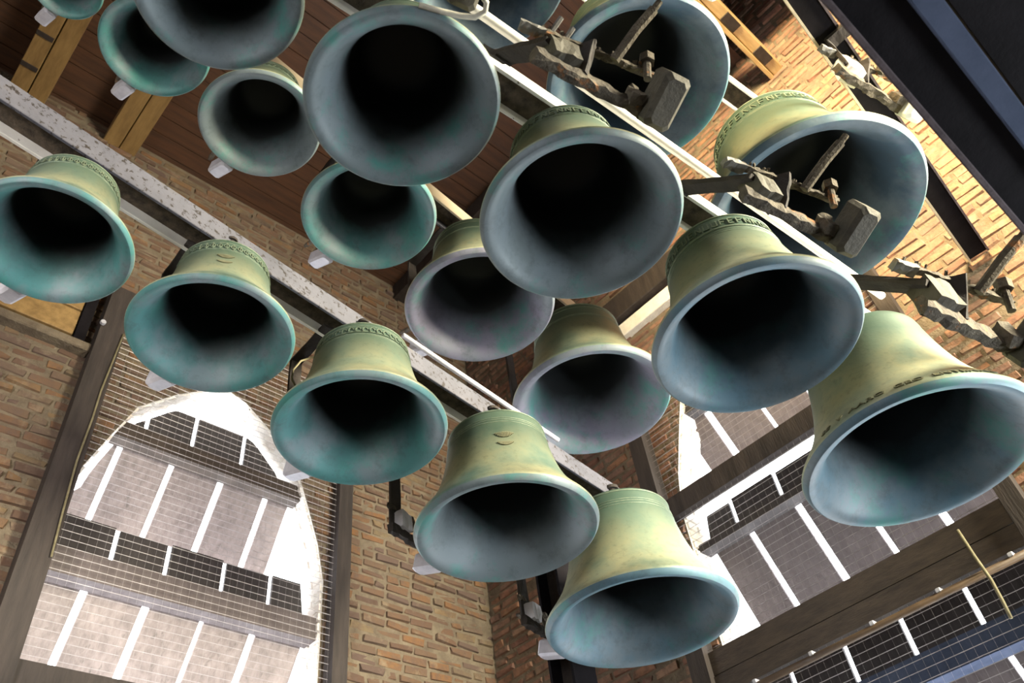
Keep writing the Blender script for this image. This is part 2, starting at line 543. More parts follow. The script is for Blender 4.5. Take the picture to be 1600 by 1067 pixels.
def lay_bricks(w, wall, m1, mN, vis, smin, smax, zmin, zmax, maxn=295, ztop2=None):
    P = w['pt']
    cand = []
    row = 0
    z = zmin
    while z < (ztop2 or zmax):
        s = smin - 0.11 * (row % 2)
        zb = z + 0.058 + random.uniform(-.003, .003)
        while s < smax:
            L = 0.20 if random.random() > 0.22 else 0.095
            L += random.uniform(-.008, .008)
            a, b = max(s, smin), min(s + L, smax)
            s += L + 0.012
            if b - a < 0.03 or (z > zmax - .06 and a > .62):
                continue
            pieces = [(a, b)]
            h = max(hw(z), hw(zb)) if z > w['z0'] else -1
            if h > 0:
                l, r = w['c'] - h - .004, w['c'] + h + .004
                pieces = [q for q in ((a, min(b, l)), (max(a, r), b)) if q[1] - q[0] > 0.03]
            for (a_, b_) in pieces:
                c = P((a_ + b_) / 2, 0, (z + zb) / 2)
                px = pix(c)
                v = any(inpoly(px, q) for q in vis)
                infr = -60 < px[0] < 1660 and -60 < px[1] < 1127
                cand.append(((0 if v else 1 if infr else 2), Vector(c).length / (b_ - a_) ** .5, a_, b_, z, zb))
        row += 1
        z += 0.0705
    cand.sort(key=lambda q: (q[0], q[1]))
    many = MB()
    for i, (v, d, a, b, z0, z1) in enumerate(cand):
        do = 0.007 + random.uniform(-.006, .011)
        sag = .007 * math.sin(a * 2.3 + z0 * 1.7) + random.uniform(-.004, .004)
        vs, fs = frustum(P, a, b, z0 + sag, z1 + sag * .8, 0.02, do, 2.2)
        if i < maxn and v < 2:
            k = MB()
            c = Vector(P((a + b) / 2, 0, (z0 + z1) / 2))
            k.add([Vector(q) - c for q in vs], fs)
            o = k.build('brick', m1, wall)
            o.location = c
        else:
            many.add(vs, fs)
    # bricks lining the window reveal, bright skylight put into their colour
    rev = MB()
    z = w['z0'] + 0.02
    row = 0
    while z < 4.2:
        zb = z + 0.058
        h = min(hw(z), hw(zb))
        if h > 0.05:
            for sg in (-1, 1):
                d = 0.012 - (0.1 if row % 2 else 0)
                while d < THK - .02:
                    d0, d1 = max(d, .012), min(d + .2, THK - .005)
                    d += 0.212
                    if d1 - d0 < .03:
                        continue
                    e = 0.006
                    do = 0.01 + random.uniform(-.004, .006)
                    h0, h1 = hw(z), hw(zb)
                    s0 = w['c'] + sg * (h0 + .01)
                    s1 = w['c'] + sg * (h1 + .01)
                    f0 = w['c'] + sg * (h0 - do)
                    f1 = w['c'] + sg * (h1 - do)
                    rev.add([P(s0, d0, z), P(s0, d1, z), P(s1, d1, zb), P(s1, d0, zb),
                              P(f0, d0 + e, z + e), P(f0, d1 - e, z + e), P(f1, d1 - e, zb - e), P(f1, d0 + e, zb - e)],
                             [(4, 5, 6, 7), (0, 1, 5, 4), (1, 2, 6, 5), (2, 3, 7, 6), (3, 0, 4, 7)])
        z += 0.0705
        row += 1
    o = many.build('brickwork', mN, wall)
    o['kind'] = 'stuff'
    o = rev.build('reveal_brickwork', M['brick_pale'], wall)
    o['kind'] = 'stuff'


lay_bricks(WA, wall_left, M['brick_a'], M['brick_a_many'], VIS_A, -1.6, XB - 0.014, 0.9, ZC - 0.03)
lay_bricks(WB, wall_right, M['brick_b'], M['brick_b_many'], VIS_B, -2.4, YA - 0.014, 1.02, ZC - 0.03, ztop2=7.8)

# floor, and the two walls behind the camera with openings made for the added lights
fl = struct(MB().box(XD, XB + THK, YC, YA + THK, ZF - .12, ZF - .03).build('floor', M['wood_floor']))
x = XD
while x < XB - .02:
    struct_p = MB().box(x, min(x + .19, XB), YC, YA, ZF - .03, ZF + random.uniform(-.002, .002)).build('floor_board', M['wood_floor'], fl)
    x += .196


def slab_with_hole(name, axis, pos, thick, lo, hi, holes):
    mb = MB()
    cuts = sorted(set([lo, hi] + [q for h in holes for q in h[:2]]))
    for a, b in zip(cuts, cuts[1:]):
        hs = [h for h in holes if h[0] <= a and h[1] >= b]
        spans = [(ZF, ZC)]
        for h in hs:
            spans = [(u, v) for s_ in spans for (u, v) in ((s_[0], min(s_[1], h[2])), (max(s_[0], h[3]), s_[1])) if v - u > 1e-4]
        for (u, v) in spans:
            if axis == 'y':
                mb.box(a, b, pos - thick, pos, u, v)
            else:
                mb.box(pos - thick, pos, a, b, u, v)
    return struct(mb.build(name, M['mortar']))


slab_with_hole('wall_south', 'y', YC, .3, XD, XB + THK, [(2.9, 4.0, 2.0, 3.8)])
slab_with_hole('wall_west', 'x', XD, .3, YC, YA + THK, [(-1.0, .6, .1, 1.7), (-2.3, -.95, 4.35, 5.65)])

# ceiling: planks along X on joists along Y
ZU = 7.9
ce = struct(MB().box(XD, XB + THK, .64, YA + THK, ZC + .03, ZC + .08).box(XD, 3.62, YC, .64, ZC + .03, ZC + .08).box(3.62, XB + THK, YC, .64, ZU, ZU + .05).box(3.57, 3.62, YC, .64, ZC + .08, ZU).box(3.62, XB, .64, .69, ZC + .08, ZU).build('ceiling', M['wood_plank']), 'orange brown plank ceiling over timber joists')
y = YC
pk = 0
while y < YA - .02:
    pk += 1
    z_ = ZC + random.uniform(0, .006)
    MB().box(XD, XB if y > .6 else 3.62, y, min(y + .155, YA), z_, ZC + .03).build('plank', M['wood_plank'], ce)
    y += .163


# ------------------------------------------------------------------ windows
def window(n, w, post_s, posts, timbers, strips, panels, mesh_z, dmesh):
    P = w['pt']
    root = bpy.data.objects.new('window_%d' % n, None)
    COL.objects.link(root)
    root.empty_display_size = .1
    root.location = P(w['c'], 0, 2.0)
    struct(root, 'arched opening in the %s brick wall closed by wooden louvres behind wire mesh' % ('left' if n == 1 else 'right'))
    off = Vector(root.location)

    def put(name, mb, mat, smooth=False):
        mb.v = [tuple(Vector(q) - off) for q in mb.v]
        return mb.build(name, mat, root, smooth)

    def wbox(name, s0, s1, d0, d1, z0, z1, mat):
        vs = [P(s, d, z) for z in (z0, z1) for s, d in ((s0, d0), (s1, d0), (s1, d1), (s0, d1))]
        mb = MB()
        mb.add(vs, [(3, 2, 1, 0), (4, 5, 6, 7), (0, 1, 5, 4), (1, 2, 6, 5), (2, 3, 7, 6), (3, 0, 4, 7)])
        return put(name, mb, mat)
    base = YA if n == 1 else XB
    for (s0, s1, d0, d1, z0, z1) in posts:
        wbox('frame_post', s0, s1, d0, d1, z0, z1, M['wood_dark'])
    for (s0, s1, d0, d1, z0, z1, mt) in timbers:
        wbox('transom', s0, s1, d0, d1, z0, z1, mt)
    c = w['c']
    # upright boards standing on each transom
    for (z0, z1, d, slits) in strips:
        es = [c - .85] + list(slits) + [c + .85]
        for a, b in zip(es, es[1:]):
            a_, b_ = a + .014, b - .014
            K = 6
            dz = random.uniform(-.008, .008)
            cols = []
            for i in range(K + 1):
                s_ = a_ + (b_ - a_) * i / K
                zt_ = z1 + dz
                while zt_ > z0 + .01 and hw(zt_) - .05 < abs(s_ - c):
                    zt_ -= .01
                cols.append((s_, max(zt_, z0 + .012)))
            if max(q for _, q in cols) < z0 + .05:
                continue
            vs, fs = [], []
            for (s_, q) in cols:
                vs += [P(s_, d, z0), P(s_, d, q), P(s_, d + .022, z0), P(s_, d + .022, q)]
            for i in range(K):
                k = i * 4
                fs += [(k, k + 4, k + 5, k + 1), (k + 2, k + 3, k + 7, k + 6), (k + 1, k + 5, k + 7, k + 3), (k, k + 2, k + 6, k + 4)]
            fs += [(0, 1, 3, 2), (K * 4, K * 4 + 2, K * 4 + 3, K * 4 + 1)]
            mb = MB()
            mb.add(vs, fs)
            put('upright_board', mb, M['wood_strip'])
    # sloping louvre boards, inner edge high, outer edge low
    for (zt, dt, zb, db, slits, gap, send) in panels:
        es = [c - .86] + list(slits) + [send]
        for bi, (a, b) in enumerate(zip(es, es[1:])):
            K = 6
            top, bot = [], []
            j = random.uniform(-.006, .006)
            dn = random.uniform(-.006, .006)
            ok = False
            mb = MB()
            rows = []
            for i in range(K + 1):
                t = i / K
                zc_ = zt + (zb - zt) * t
                dd = dt + (db - dt) * t + dn
                zp = zc_ * base / (base + dd)
                h = hw(zp)
                gl = gap if zp > 3.05 else 0.0
                rr = (base + dd) / base
                lo = (c - h + gl) * rr if h > 0 else 1e9
                hi = (c + h - gl * .3) * rr if h > 0 else -1e9
                a_ = a + .02 + j if bi else max(a, min(lo, b))
                b_ = b - .02 + j if bi < len(es) - 2 else b
                a_ = max(a_, min(lo, b_ - .002))
                rows.append((a_, b_, dd, zc_))
            vs, fs = [], []
            for (a_, b_, dd, zz) in rows:
                for e in (0, 1):
                    vs.append(P(a_, dd + e * .018, zz + e * .012))
                    vs.append(P(b_, dd + e * .018, zz + e * .012))
            for i in range(K):
                k = i * 4
                fs += [(k, k + 1, k + 5, k + 4), (k + 2, k + 6, k + 7, k + 3), (k, k + 4, k + 6, k + 2), (k + 1, k + 3, k + 7, k + 5)]
            fs += [(0, 2, 3, 1), (K * 4, K * 4 + 1, K * 4 + 3, K * 4 + 2)]
            mb.add(vs, fs)
            put('louvre_board', mb, M['wood_louvre' if n == 1 else 'wood_louvre_b'])
    # wire mesh
    s0, s1 = post_s
    mb = MB()
    z0, z1 = mesh_z

    def wire(p, q, r, seg):
        a, b = Vector(p), Vector(q)
        mb.tube([a.lerp(b, i / seg) for i in range(seg + 1)], r, 4)
    z = z0
    while z < z1:
        wire(P(s0, dmesh, z), P(s1, dmesh, z + random.uniform(-.003, .003)), .0019, 1)
        z += .047
    s = s0
    while s < s1:
        wire(P(s, dmesh, z0), P(s, dmesh, z1), .0004, 1)
        s += .047
    o = put('wire_mesh', mb, M['mesh'])
    o['kind'] = 'stuff'
    return root


F1 = 1.034
SL_A = [1.21, 1.56, 1.91, 2.25]
ST_A = [1.333, 1.66, 2.03, 2.36]
window(1, WA, (.93, 2.70),
       [(.80, .955, -.13, -.02, .2, 4.67), (2.675, 2.785, -.12, -.02, .2, 4.1)],
       [(.93, 2.65, .05, .16, 3.61, 3.73, M['wood_beam']), (.93, 2.65, .04, .16, 2.60, 2.755, M['wood_louvre_b']), (.955, 2.675, -.10, -.02, 1.80, 2.04, M['wood_dark']),
        (.93, 2.65, .04, .16, 1.62, 1.80, M['wood_beam'])],
       [(3.73, 4.09, .17, ST_A), (2.755, 3.05, .18, ST_A), (1.80, 2.1, .18, ST_A)],
       [(3.68, .15, 3.20, .43, SL_A, .055, 2.43), (2.66, .15, 2.22, .43, [q + .03 for q in SL_A], 0, 2.62), (1.68, .15, 1.2, .43, SL_A, 0, 2.65), (.9, .15, .4, .43, SL_A, 0, 2.65)],
       (1.7, 4.7), -.075)
SL_B = [1.13, 1.463, 1.795, 2.14]
ST_B = [1.17, 1.53, 1.87, 2.22]
window(2, WB, (.72, 2.56),
       [(2.54, 2.66, -.13, -.02, .2, 4.1), (.66, .75, -.12, -.02, .2, 4.1)],
       [(.75, 2.54, -.09, -.02, 2.93, 3.075, M['wood_dark']), (.75, 2.54, -.09, -.02, 1.785, 1.895, M['wood_beam']), (.75, 2.54, -.083, -.02, 1.903, 2.035, M['wood_beam']), (.76, 2.48, .03, .15, 1.47, 1.60, M['girder_blue']),
        (.76, 2.48, .05, .16, 2.70, 2.75, M['wood_strip']), (.76, 2.48, .05, .16, 3.70, 3.82, M['wood_strip'])],
       [(3.82, 4.05, .17, ST_B), (2.75, 3.0, .18, ST_B), (1.60, 1.97, .18, ST_B)],
       [(3.70, .15, 3.30, .43, SL_B, .05, 2.36), (2.74, .15, 2.23, .43, SL_B, 0, 2.42), (1.49, .15, .95, .43, SL_B, 0, 2.48)],
       (1.30, 4.0), -.075)

# ------------------------------------------------------------------ bells
OUT = [(0.480, -0.028), (0.488, -0.022), (0.495, -0.010), (0.4985, 0.000), (0.500, 0.007), (0.498, 0.014), (0.488, 0.030), (0.470, 0.053), (0.448, 0.082), (0.424, 0.116), (0.398, 0.158), (0.374, 0.205), (0.352, 0.260),
       (0.333, 0.320), (0.317, 0.385), (0.304, 0.450), (0.294, 0.510), (0.288, 0.550), (0.285, 0.585), (0.281, 0.607), (0.273, 0.620), (0.255, 0.630),
       (0.19, 0.638), (0.11, 0.642), (0.0, 0.644)]
INN = [(0.0, 0.60), (0.14, 0.592), (0.20, 0.575), (0.238, 0.535), (0.256, 0.47), (0.272, 0.39), (0.290, 0.31), (0.312, 0.23), (0.336, 0.16), (0.362, 0.10),
       (0.388, 0.054), (0.410, 0.020), (0.425, 0.000), (0.438, -0.012), (0.452, -0.021), (0.466, -0.027), (0.480, -0.028)]


def r_at(z):
    for (a, b), (c, d) in zip(OUT, OUT[1:]):
        if b <= z <= d:
            return a + (c - a) * (z - b) / (d - b)
    return .28


_p = OUT[::-1][0:0]
bm_ = MB()
bm_.lathe(OUT, 96, [1, 1, 1] + [0] * (len(OUT) - 4))
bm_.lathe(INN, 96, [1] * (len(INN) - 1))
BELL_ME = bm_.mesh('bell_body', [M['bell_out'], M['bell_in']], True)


def ring(zc, h, th):
    p = []
    for i in range(7):
        a = math.pi * i / 6
        zz = zc - h / 2 * math.cos(a)
        p.append((r_at(zz) - .001 + th * math.sin(a), zz))
    return p


def moulding(zs):
    mb = MB()
    for (z, h, t) in zs:
        mb.lathe(ring(z, h, t), 72)
    return mb.mesh('moulding', M['bell_relief'], True)


MOULD = {'fine': moulding([(.603, .010, .006), (.572, .006, .004), (.498, .006, .004), (.488, .005, .003)]),
         'three': moulding([(.603, .010, .006), (.545, .006, .004), (.530, .006, .004), (.512, .006, .004)]),
         'wide': moulding([(.603, .012, .007), (.500, .014, .007), (.478, .006, .003), (.462, .006, .003)])}


def surf(a, z, t=0.0):
    r = r_at(z) + t
    return Vector((r * math.cos(a), r * math.sin(a), z))


def frieze(kind, n=44):
    """relief band below the shoulder: running leaves, lettering-like strokes or scrolls"""
    mb = MB()
    rs = random.Random(3 + len(kind))

    def stroke(a0, z0, a1, z1, w=.006, t=.006):
        vs = []
        d = Vector((a1 - a0, (z1 - z0) / .29))
        L = max(d.length, 1e-5)
        nx, nz = -d.y / L, d.x / L
        for (a, z) in ((a0, z0), (a1, z1)):
            for sg in (-1, 1):
                aa, zz = a + sg * nx * w / .29 / 2, z + sg * nz * w / 2
                vs.append(surf(aa, zz, -.003))
                vs.append(surf(aa, zz, t))
        mb.add(vs, [(1, 3, 7, 5), (0, 1, 5, 4), (2, 6, 7, 3), (0, 2, 3, 1), (4, 5, 7, 6)])
    for i in range(n):
        a = 2 * math.pi * i / n
        da = 2 * math.pi / n
        if kind == 'leaf':
            for sg in (-1, 1):
                stroke(a, .505, a + sg * da * .42, .53)
                stroke(a + sg * da * .42, .53, a, .562)
            stroke(a, .505, a, .565, .005, .008)
        elif kind == 'scroll':
            pts = [(a + da * .38 * math.cos(q), .535 + .022 * math.sin(q)) for q in [k * .9 for k in range(7)]]
            for p, q in zip(pts, pts[1:]):
                stroke(p[0], p[1], q[0], q[1], .005)
            stroke(a - da * .45, .512, a + da * .45, .512, .005)
        else:
            k = rs.randrange(5)
            z0, z1 = .522, .566
            w = da * .3
            stroke(a - w, z0, a - w, z1)
            if k in (0, 1):
                stroke(a - w, z1, a + w, z1)
                stroke(a - w, (z0 + z1) / 2, a + w * .7, (z0 + z1) / 2)
            if k in (1, 2):
                stroke(a - w, z0, a + w, z0)
            if k in (2, 3):
                stroke(a + w, z0, a + w, z1)
            if k in (3, 4):
                stroke(a - w, z1, a + w, z0)
    return mb.mesh('relief_band', M['bell_relief'])


FRZ = {k: frieze(k) for k in ('leaf', 'scroll', 'letter')}


def emblem(az):
    """cast founder's mark: two lens-shaped rows of tiny raised strokes with a lozenge between"""
    mb = MB()
    for (zc, hmax, half) in ((.40, .020, .16), (.325, .013, .13)):
        n = 13
        for i in range(n):
            u = -1 + 2 * i / (n - 1)
            hh = hmax * (1 - u * u) + .003
            a = az + u * half
            zc2 = zc + .012 * u * u
            w = .012
            vs = [surf(a - w, zc2 - hh, -.002), surf(a + w * .3, zc2 - hh, -.002), surf(a + w, zc2 + hh, -.002), surf(a - w * .3, zc2 + hh, -.002),
                  surf(a - w, zc2 - hh, .006), surf(a + w * .3, zc2 - hh, .006), surf(a + w, zc2 + hh, .006), surf(a - w * .3, zc2 + hh, .006)]
            mb.add(vs, [(4, 5, 6, 7), (0, 1, 5, 4), (1, 2, 6, 5), (2, 3, 7, 6), (3, 0, 4, 7)])
    return mb.mesh('emblem', M['bell_letter'])


def lettering(text, az0, az1, z0, size, tcol):
    """raised letters following the curved surface"""
    cu = bpy.data.curves.new('inscription', 'FONT')
    cu.body = text
    cu.size = 1.0
    cu.extrude = 0.05
    tmp = bpy.data.objects.new('tmp_text', cu)
    COL.objects.link(tmp)
    dg = bpy.context.evaluated_depsgraph_get()
    me = bpy.data.meshes.new_from_object(tmp.evaluated_get(dg))
    bpy.data.objects.remove(tmp)
    xs = [v.co.x for v in me.vertices]
    x0, x1 = min(xs), max(xs)
    for v in me.vertices:
        u = (v.co.x - x0) / (x1 - x0)
        a = az0 + (az1 - az0) * u
        v.co = surf(a, z0 + v.co.y * size, .003 + v.co.z * .08)
    me.materials.clear()
    me.materials.append(tcol)
    me.name = 'inscription'
    return me


TEAL, GREY, BLUE, LAV = (0.06, 0.19, 0.19, 1), (0.14, 0.175, 0.185, 1), (0.085, 0.16, 0.205, 1), (0.185, 0.175, 0.235, 1)
NAVY = (0.045, 0.085, 0.12, 1)
# key: (position of mouth centre, diameter, tint, mouldings, frieze, label)
BELLS = {
    'a1': ((0.132, 1.671, 1.865), .412, TEAL, 'fine', 'leaf', 'teal bronze bell cut by the left photo edge, under the speckled grey beam'),
    'a2': ((0.606, 1.698, 1.827), .472, TEAL, 'fine', 'leaf', 'bronze bell with a leaf frieze and a cast mark, above the left arched window'),
    'a3': ((1.160, 1.751, 1.770), .564, TEAL, 'fine', 'scroll', 'bell with vivid turquoise patches inside its mouth, just right of the left window arch'),
    'a4': ((1.868, 1.845, 1.695), .686, GREY, 'three', None, 'olive bell with two small dark cast marks on its flank, over the wall corner'),
    'a5': ((2.706, 1.949, 1.611), .822, BLUE, 'three', None, 'lowest bronze bell in the photo, smooth olive flank and wide pale teal lip'),
    'b0': ((-0.161, 1.652, 3.089), .244, TEAL, 'fine', None, 'smallest teal bell, cut by the top edge near the upper left corner'),
    'b1': ((0.165, 1.628, 3.003), .382, TEAL, 'fine', None, 'teal bell half hidden behind the large grey bell at the top left'),
    'b2': ((0.601, 1.647, 2.956), .458, GREY, 'fine', 'leaf', 'pale rimmed grey green bell just left of the big dark bell at top centre'),
    'b3': ((1.149, 1.710, 2.894), .558, TEAL, 'fine', None, 'grey bell with mottled green lip, hanging behind and under the big top centre bell'),
    'b4': ((1.800, 1.774, 2.816), .684, LAV, 'fine', None, 'lavender grey bell with a narrow yellow green flank, in the middle of the photo'),
    'b5': ((2.621, 1.880, 2.737), .812, LAV, 'fine', None, 'bell with broad lavender lip, its lower rim crossed by the end of the speckled beam'),
    'c1': ((0.136, 0.746, 1.714), .332, GREY, 'fine', None, 'dark grey bell cut by the top edge, overlapping the teal bell at the upper left'),
    'c2': ((0.545, 0.692, 1.658), .422, GREY, 'wide', None, 'big round grey bell at top centre seen almost straight into its black mouth'),
    'c3': ((1.048, 0.655, 1.612), .496, GREY, 'fine', 'letter', 'large bell with a raised inscription at its shoulder, under the first rusty hammer'),
    'c4': ((1.690, 0.623, 1.556), .588, BLUE, 'wide', 'letter', 'large brightly lit bell with a lettered band, right of centre under the second rusty hammer'),
    'c5': ((2.451, 0.586, 1.462), .738, BLUE, None, None, 'pale green bell with lettering around its lip, at the right edge over the right window'),
    'd1': ((0.970, 0.700, 3.170), .610, NAVY, 'fine', None, 'dark blue grey bell cut by the top edge behind the looped cable'),
    'd2': ((1.709, 0.632, 3.081), .756, NAVY, 'fine', None, 'large dark blue top right bell, mouth crossed by the first rusty hammer'),
    'd3': ((2.731, 0.517, 2.925), 1.007, NAVY, 'fine', 'letter', 'largest bell, bright white flank, blue mouth crossed by the second rusty hammer'),
}
BELL_TOP = {'a': 2.285, 'b': 3.425, 'c': 2.075, 'd': 3.785}
for k, (P, D, tint, mo, fz, lab) in BELLS.items():
    b = thing('bell', lab, 'bell', P, random.uniform(0, 6), 'bronze carillon bells')
    b.scale = (D, D, D)
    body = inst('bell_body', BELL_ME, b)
    body.color = tint
    if mo:
        inst('moulding', MOULD[mo], b)
    if fz:
        inst('relief_band', FRZ[fz], b)['kind'] = 'stuff'
    az = math.atan2(-P[1], -P[0]) - b.rotation_euler.z
    if k in ('a2', 'a4'):
        inst('emblem', emblem(az + (.15 if k == 'a4' else -.05)), b)['kind'] = 'stuff'
    if k == 'c5':
        inst('inscription', lettering('SE  V  AARO  GEO  ENTIINNO', az - .62, az + .95, .022, .034, M['bell_letter']), b)['kind'] = 'stuff'
    ht = (BELL_TOP[k[0]] - P[2]) / D
    hb = MB()
    hb.lathe([(.0, .63), (.05, .635), (.05, .65), (.024, .655), (.024, ht - .02), (.04, ht - .02), (.04, ht), (0, ht)], 20)
    hb.build('hanger', M['plate'], b, False)


# ------------------------------------------------------------------ steel beams
def h_beam(name, label, x0, x1, y_of, slope, z0, hgt, wid, mats, cat='beam', tf=.012):
    ang = math.atan(slope)
    r = thing(name, label, cat, (x0, y_of(x0), z0), ang)
    L = (x1 - x0) / math.cos(ang)
    MB().box(0, L, 0, tf, 0, hgt, bev=.002).build('near_flange', mats[0], r)
    MB().box(0, L, tf, wid - tf, hgt * .45, hgt * .45 + .012).build('web', mats[1], r)
    MB().box(0, L, wid - tf, wid, 0, hgt, bev=.002).build('far_flange', mats[2], r)
    return r


beam1 = h_beam('steel_beam', 'rust speckled grey steel beam crossing the left half diagonally above the lower bells', -2.6, 2.79, lambda x: 1.615 + .125 * x, .125, 2.235, .095, .11,
               [M['beam_paint'], M['beam_web'], M['beam_light']])
beam2 = h_beam('steel_beam', 'bright pale steel beam at top centre behind the inscribed bell', -2.6, 2.62, lambda x: .672 - .072 * x, -.072, 2.03, .06, .10,
               [M['beam_light'], M['beam_web'], M['beam_light']])
beam3 = h_beam('steel_beam', 'faded ochre steel beam glimpsed between the bells in the middle', -2.6, 2.9, lambda x: 1.535 + .115 * x, .115, 3.37, .09, .11,
               [M['beam_ochre'], M['beam_web'], M['beam_paint']])
beam4 = h_beam('steel_beam', 'pale steel beam almost hidden behind the two big upper bells', -2.6, 3.2, lambda x: .70 - .10 * x, -.10, 3.74, .08, .11,
               [M['beam_light'], M['beam_web'], M['beam_light']])


def follow(pts, r, n=8):
    return MB().tube(pts, r, n)


tag(follow([(x_, .645 - .072 * x_ - .035, 2.115) for x_ in (-2.6, 0, 1.4, 2.5)], .014, 10).build('conduit', M['beam_light'], None, True),
    'slim pale conduit running along the bright beam at top centre', 'conduit')
tag(follow([(x_, 1.615 + .125 * x_ - .020, 2.345) for x_ in (1.35, 1.8, 2.3)], .011, 10).build('conduit', M['zinc'], None, True),
    'thin lavender conduit along the upper edge of the speckled grey beam', 'conduit')

# posts that carry the racks
pr = thing('steel_post', 'dark steel post standing behind the lowest bell', 'post', (2.84, 2.50, ZF))
MB().box(-.075, .075, -.075, -.06, 0, 2.235 - ZF + .05).build('flange', M['girder_dark'], pr)
MB().box(-.075, .075, .06, .075, 0, 2.235 - ZF + .05).build('flange', M['girder_dark'], pr)
MB().box(-.006, .006, -.06, .06, 0, 2.235 - ZF + .05).build('web', M['plate'], pr)
MB().box(-.10, .10, -.09, .09, 0, .02).build('base_plate', M['plate'], pr)


# girder close above the camera
g = thing('girder', 'out of focus black steel girder close overhead across the upper right corner', 'girder', (-2.6, 0, 1.46))
L = XB + 2.58
MB().box(0, L, -.040, -.026, 0, .05, bev=.003).build('near_flange', M['girder_edge'], g)
MB().box(0, L, -.135, -.040, .030, .042).build('web', M['girder_dark'], g)
MB().box(0, L, -.180, -.135, .0, .042, bev=.003).build('far_flange', M['girder_blue'], g)  # bluish window light on this flange is put into its colour
gp = tag(MB().box(-2.6, XB - .02, -.62, -.186, 1.47, 1.53).build('platform_plank', M['girder_dark']), 'black plank platform edge filling the top right corner beside the girder', 'plank')
# second dark beam behind the upper bells' hammers
g2 = thing('steel_beam', 'dark steel beam with a light edge running down to the right edge past the largest bell', 'beam', (-2.6, -.017 + .09 * (-2.6 - 2.05), 3.30), math.atan(.09))
MB().box(0, 6.72, -.055, -.045, 0, .07).build('near_flange', M['girder_edge'], g2)
MB().box(0, 6.72, -.045, .050, .012, .022).build('web', M['girder_dark'], g2)
MB().box(0, 6.72, .050, .060, 0, .07).build('far_flange', M['beam_ochre'], g2)  # yellow light along this edge is put into its ochre colour


# ------------------------------------------------------------------ striking hammers
def hammer(key, label, side, headmat, barmat, sc=1.0, group='striking hammers beside the bells'):
    P, D = BELLS[key][0], BELLS[key][1]
    ysh = D / 2 / sc - .294
    h = thing('striking_hammer', label, 'hammer', P, 0, group)
    h.scale = (sc, sc * (1 if side < 0 else -1), sc)
    kx = 1.0 if side < 0 else (.9 if key in ('a4', 'a5') else .42)
    T = lambda x, y, z: (x * kx, y - ysh, z)
    # bracket plate reaching back to the beam
    mb = MB()
    zt = (BELL_TOP[key[0]] - P[2]) / sc - .05
    xb, yb = -.308 * kx, -.285 - ysh
    if key[0] == 'c':
        mb.crust((xb, yb, .15), (xb, -.10, .34), .014, .055, 6, .002, up=(1, 0, 0.01))
        mb.crust((xb, -.10, .33), (xb, -.06, zt), .014, .05, 4, .002, up=(1, 0, 0.01))
    elif key[0] == 'd':
        yg = (-.017 + .09 * (P[0] + xb * sc - 2.05) - .075 - P[1]) / sc
        zg = (3.29 - P[2]) / sc
        mb.crust((xb, yb, .12), (xb, yb, zg), .014, .05, 6, .002, up=(1, 0, 0.01))
        mb.crust((xb, yb, zg), (xb, yg, zg), .014, .05, 3, .002, up=(1, 0, 0.01))
    else:
        mb.crust((xb, yb, .12), (xb, yb, zt), .014, .05, 6, .002, up=(1, 0, 0.01))
        mb.crust((xb, yb, zt), (xb, -.065, zt), .014, .05, 6, .002, up=(1, 0, 0.01))
    mb.build('bracket_plate', M['plate'], h)
    mb = MB()
    mb.crust(T(-.315, -.265, .14), T(-.245, -.282, .14), .06, .075, 5, .0035)
    mb.build('pivot_block', headmat, h)
    MB().crust(T(-.36, -.255, .085), T(-.04, -.318, .085), .026, .036, 16, .004).build('hammer_arm', barmat, h)
    mb = MB().crust(T(-.36, -.268, .205), T(-.03, -.372, .205), .016, .016, 22, .003)
    for i in range(9):
        t = random.random()
        p = Vector(T(-.36, -.268, .21)).lerp(Vector(T(-.03, -.372, .21)), t)
        s_ = random.uniform(.003, .007)
        mb.crust(p, p + Vector((random.uniform(-.01, .01), -.012, .012)), s_, s_, 2, .002)
    mb.build('spring_bar', M['rust'], h)
    mb = MB().tube([T(-.15, -.34, .19), T(-.142, -.42, .235), T(-.13, -.475, .266)], .0135, 8)
    mb.tube([T(-.13, -.475, .266), T(-.127, -.497, .279)], .009, 8)
    mb.build('spring_rod', M['rust'], h)
    mb = MB().tube([T(-.065, -.365, .16), T(-.065, -.385, .235)], .010, 8)
    mb.tube([T(-.065, -.381, .218), T(-.065, -.387, .243)], .020, 6)
    mb.build('end_bolt', M['rust'], h)
    MB().tube([T(-.20, -.27, .10), T(-.20, -.30, .21)], .008, 6).build('link_pin', M['rust'], h)
    if side < 0:
        MB().crust(T(-.385, -.258, .20), T(-.325, -.278, .20), .026, .016, 5, .003).build('end_clip', M['zinc_dull'], h)
        MB().crust(T(-.235, -.275, .10), T(-.225, -.325, .205), .012, .05, 4, .003).build('side_plate', M['plate'], h)
        MB().crust(T(-.10, -.335, .06), T(-.095, -.325, .12), .03, .03, 4, .004).build('stop_block', M['rust'], h)
    if key == 'c3':
        for q in (-.31, -.27):
            MB().tube([T(q, -.28, .21), T(q + .004, -.325, .235)], .007, 6).build('peg', M['zinc_dull'], h)
    # chamfered striking block, long axis towards the bell
    mt = Matrix.Translation(Vector(T(-.045, -.368, .075))) @ Matrix.Rotation(math.radians(-14), 4, 'Z') @ Matrix.Rotation(math.radians(-16), 4, 'X')
    MB().box(-.036, .036, -.066, .066, -.040, .040, bev=.011, mat=mt).build('hammer_head', headmat, h)
    return h


